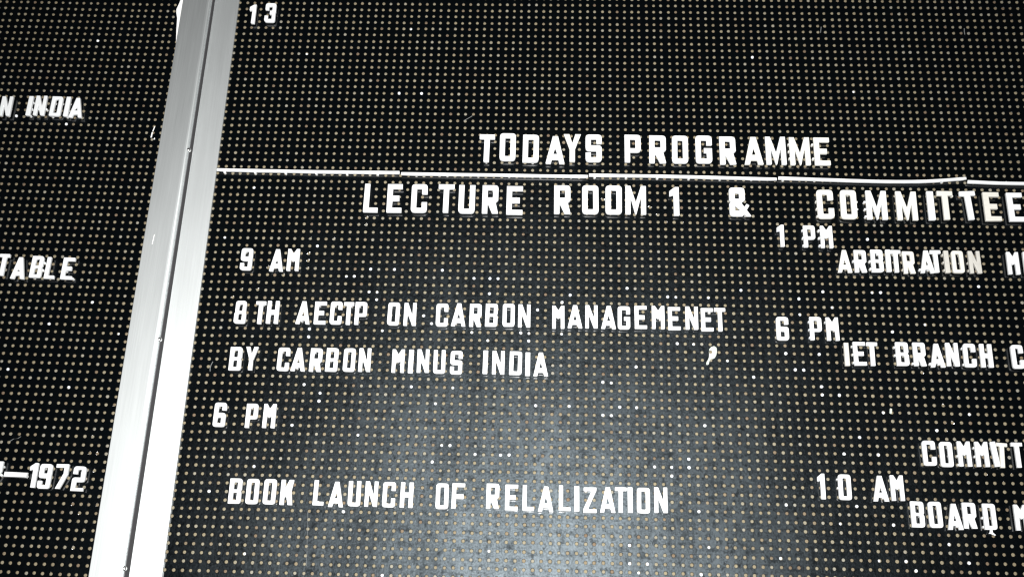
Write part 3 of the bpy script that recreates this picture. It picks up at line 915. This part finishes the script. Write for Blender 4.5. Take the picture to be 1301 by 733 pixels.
# pale drop of paint below MANAGEMENET, the drilled holes still open in it
cx, cy = 24.45, 7.2
drop = [(24.78, 6.22), (25.05, 6.42), (25.08, 6.9), (24.98, 7.35), (24.78, 7.72), (24.50, 7.86), (24.28, 7.84), (24.14, 8.1),
        (24.02, 8.55), (23.72, 8.62), (23.78, 8.25), (23.98, 7.92), (24.1, 7.6), (24.13, 7.1), (24.16, 6.62), (24.42, 6.33)]
cx -= 0.32
drop = [(x - cx - 0.32, -(y - cy)) for x, y in drop]
JU, JV = jitter(11, -39, 76, J0, J1)
holes = []
for i, j in ((24, 7), (24, 8)):
    hx, hy = i + JU[i + 39, j - J0] - cx, -(j + JV[i + 39, j - J0] - cy)
    if sum(inside([[(x, y) for x, y in drop]], hx + .15 * math.cos(a), hy + .15 * math.sin(a)) for a in (0, 1, 2, 3, 4, 5, 6)) >= 5:
        holes.append([(hx + .2 * math.cos(t * math.pi / 5), hy + .2 * math.sin(t * math.pi / 5)) for t in range(10)])
flat_thing('paint_drop', [rounded([(x, y, .1) for x, y in drop], .1)] + holes, -0.03, -0.004, M_FLECK, 'R', (cx, cy),
           'pale teardrop paint splash on the board under the end of MANAGEMENET', 'paint splash')
flat_thing('paint_speck', [rounded([(-.16, -.3, .1), (.1, -.34, .1), (.2, .28, .1), (-.06, .36, .1)], .1)], -0.05, -0.004, M_FLECK, 'R', (44.85, 13.8),
           'small pale yellowish speck below the R of BRANCH', 'paint speck')
flat_thing('broken_strut', [[(-.18, .32), (.1, .32), (.12, .0), (.42, -.26), (.3, -.36), (-.2, -.12), (-.34, -.14), (-.2, .05)]], -0.45, -0.2, M_WHITE, 'R',
           (54.75, 27.62), 'broken white plastic strut hanging below the D of BOARD', 'broken strut', bevel=0.03)
# torn paper showing between the left panel and its frame
flat_thing('paper_strip', [[(-.95, 7), (.15, 7), (.15, -6.8), (0.02, -6.8), (-.12, -5.2), (-.3, -3.2), (-.62, -.6), (-.78, 1.2), (-1.02, 2.0),
                            (-1.1, 2.6), (-.85, 3.6), (-.7, 4.4)]], -0.55, -0.40, M_PAPER, 'L', (-47.42, -38.3),
           'torn white paper strip tucked along the frame at the top of the left board', 'paper strip')
flat_thing('chalk_mark', [[(-.05, -.02), (.12, .75), (.22, .72), (.08, -.02)], [(-.15, -.95), (-.1, -.15), (.05, -.12), (.02, -.92)],
                          [(.28, -1.2), (.42, -.9), (.5, -1.2)]], -0.03, -0.004, M_PAPER, 'L', (-49.1, -22.2),
           'small broken white chalk stroke beside the frame on the left board', 'chalk mark')


def thread(pts, r, bd, label):
    bm = bmesh.new()
    prev = None
    for i, (u, v) in enumerate(pts):
        ringv = [bm.verts.new(((u - pts[0][0]) * P + r * P * math.cos(k * math.pi / 2), -r * P * 1.6 + r * P * math.sin(k * math.pi / 2),
                               -(v - pts[0][1]) * P + lr.uniform(-.03, .03) * P)) for k in range(4)]
        if prev:
            for k in range(4):
                bm.faces.new((prev[k], prev[(k + 1) % 4], ringv[(k + 1) % 4], ringv[k]))
        else:
            bm.faces.new(ringv)
        prev = ringv
    bm.faces.new(prev[::-1])
    bmesh.ops.recalc_face_normals(bm, faces=bm.faces)
    me = bpy.data.meshes.new('lint_thread')
    bm.to_mesh(me)
    bm.free()
    me.materials.append(M_LINT)
    o = link('lint_thread', me)
    o.matrix_world = MW[bd] @ Matrix.Translation((pts[0][0] * P, 0, -pts[0][1] * P))
    tag(o, label, 'lint thread', 'lint threads caught on the board')


thread([(-23.15, 27.1), (-23.0, 28.6), (-22.95, 30.0), (-22.82, 31.4), (-22.78, 32.3), (-22.72, 33.2)], .022, 'R',
       'long pale vertical thread below the gap between BOOK and LAUNCH')
thread([(-36.45, 9.4), (-36.62, 9.8), (-36.68, 10.2), (-36.64, 10.6)], .05, 'R', 'short curved pale thread left of the B of BY')
thread([(40.45, -38.8), (40.36, -38.3), (40.3, -37.9)], .05, 'R', 'tiny pale thread near the top edge, left of two')
thread([(59.45, -38.7), (59.4, -38.2), (59.42, -37.8)], .05, 'R', 'tiny pale thread near the top edge, right of two')
thread([(-59.9, 19.9), (-59.5, 19.6), (-59.0, 19.55), (-58.7, 19.3)], .05, 'L', 'short slanting thread above the dash on the left board')
thread([(-7.2, -24.0), (-6.6, -24.4), (-6.1, -24.75)], .03, 'R', 'faint slanting thread left above the T of TODAYS')
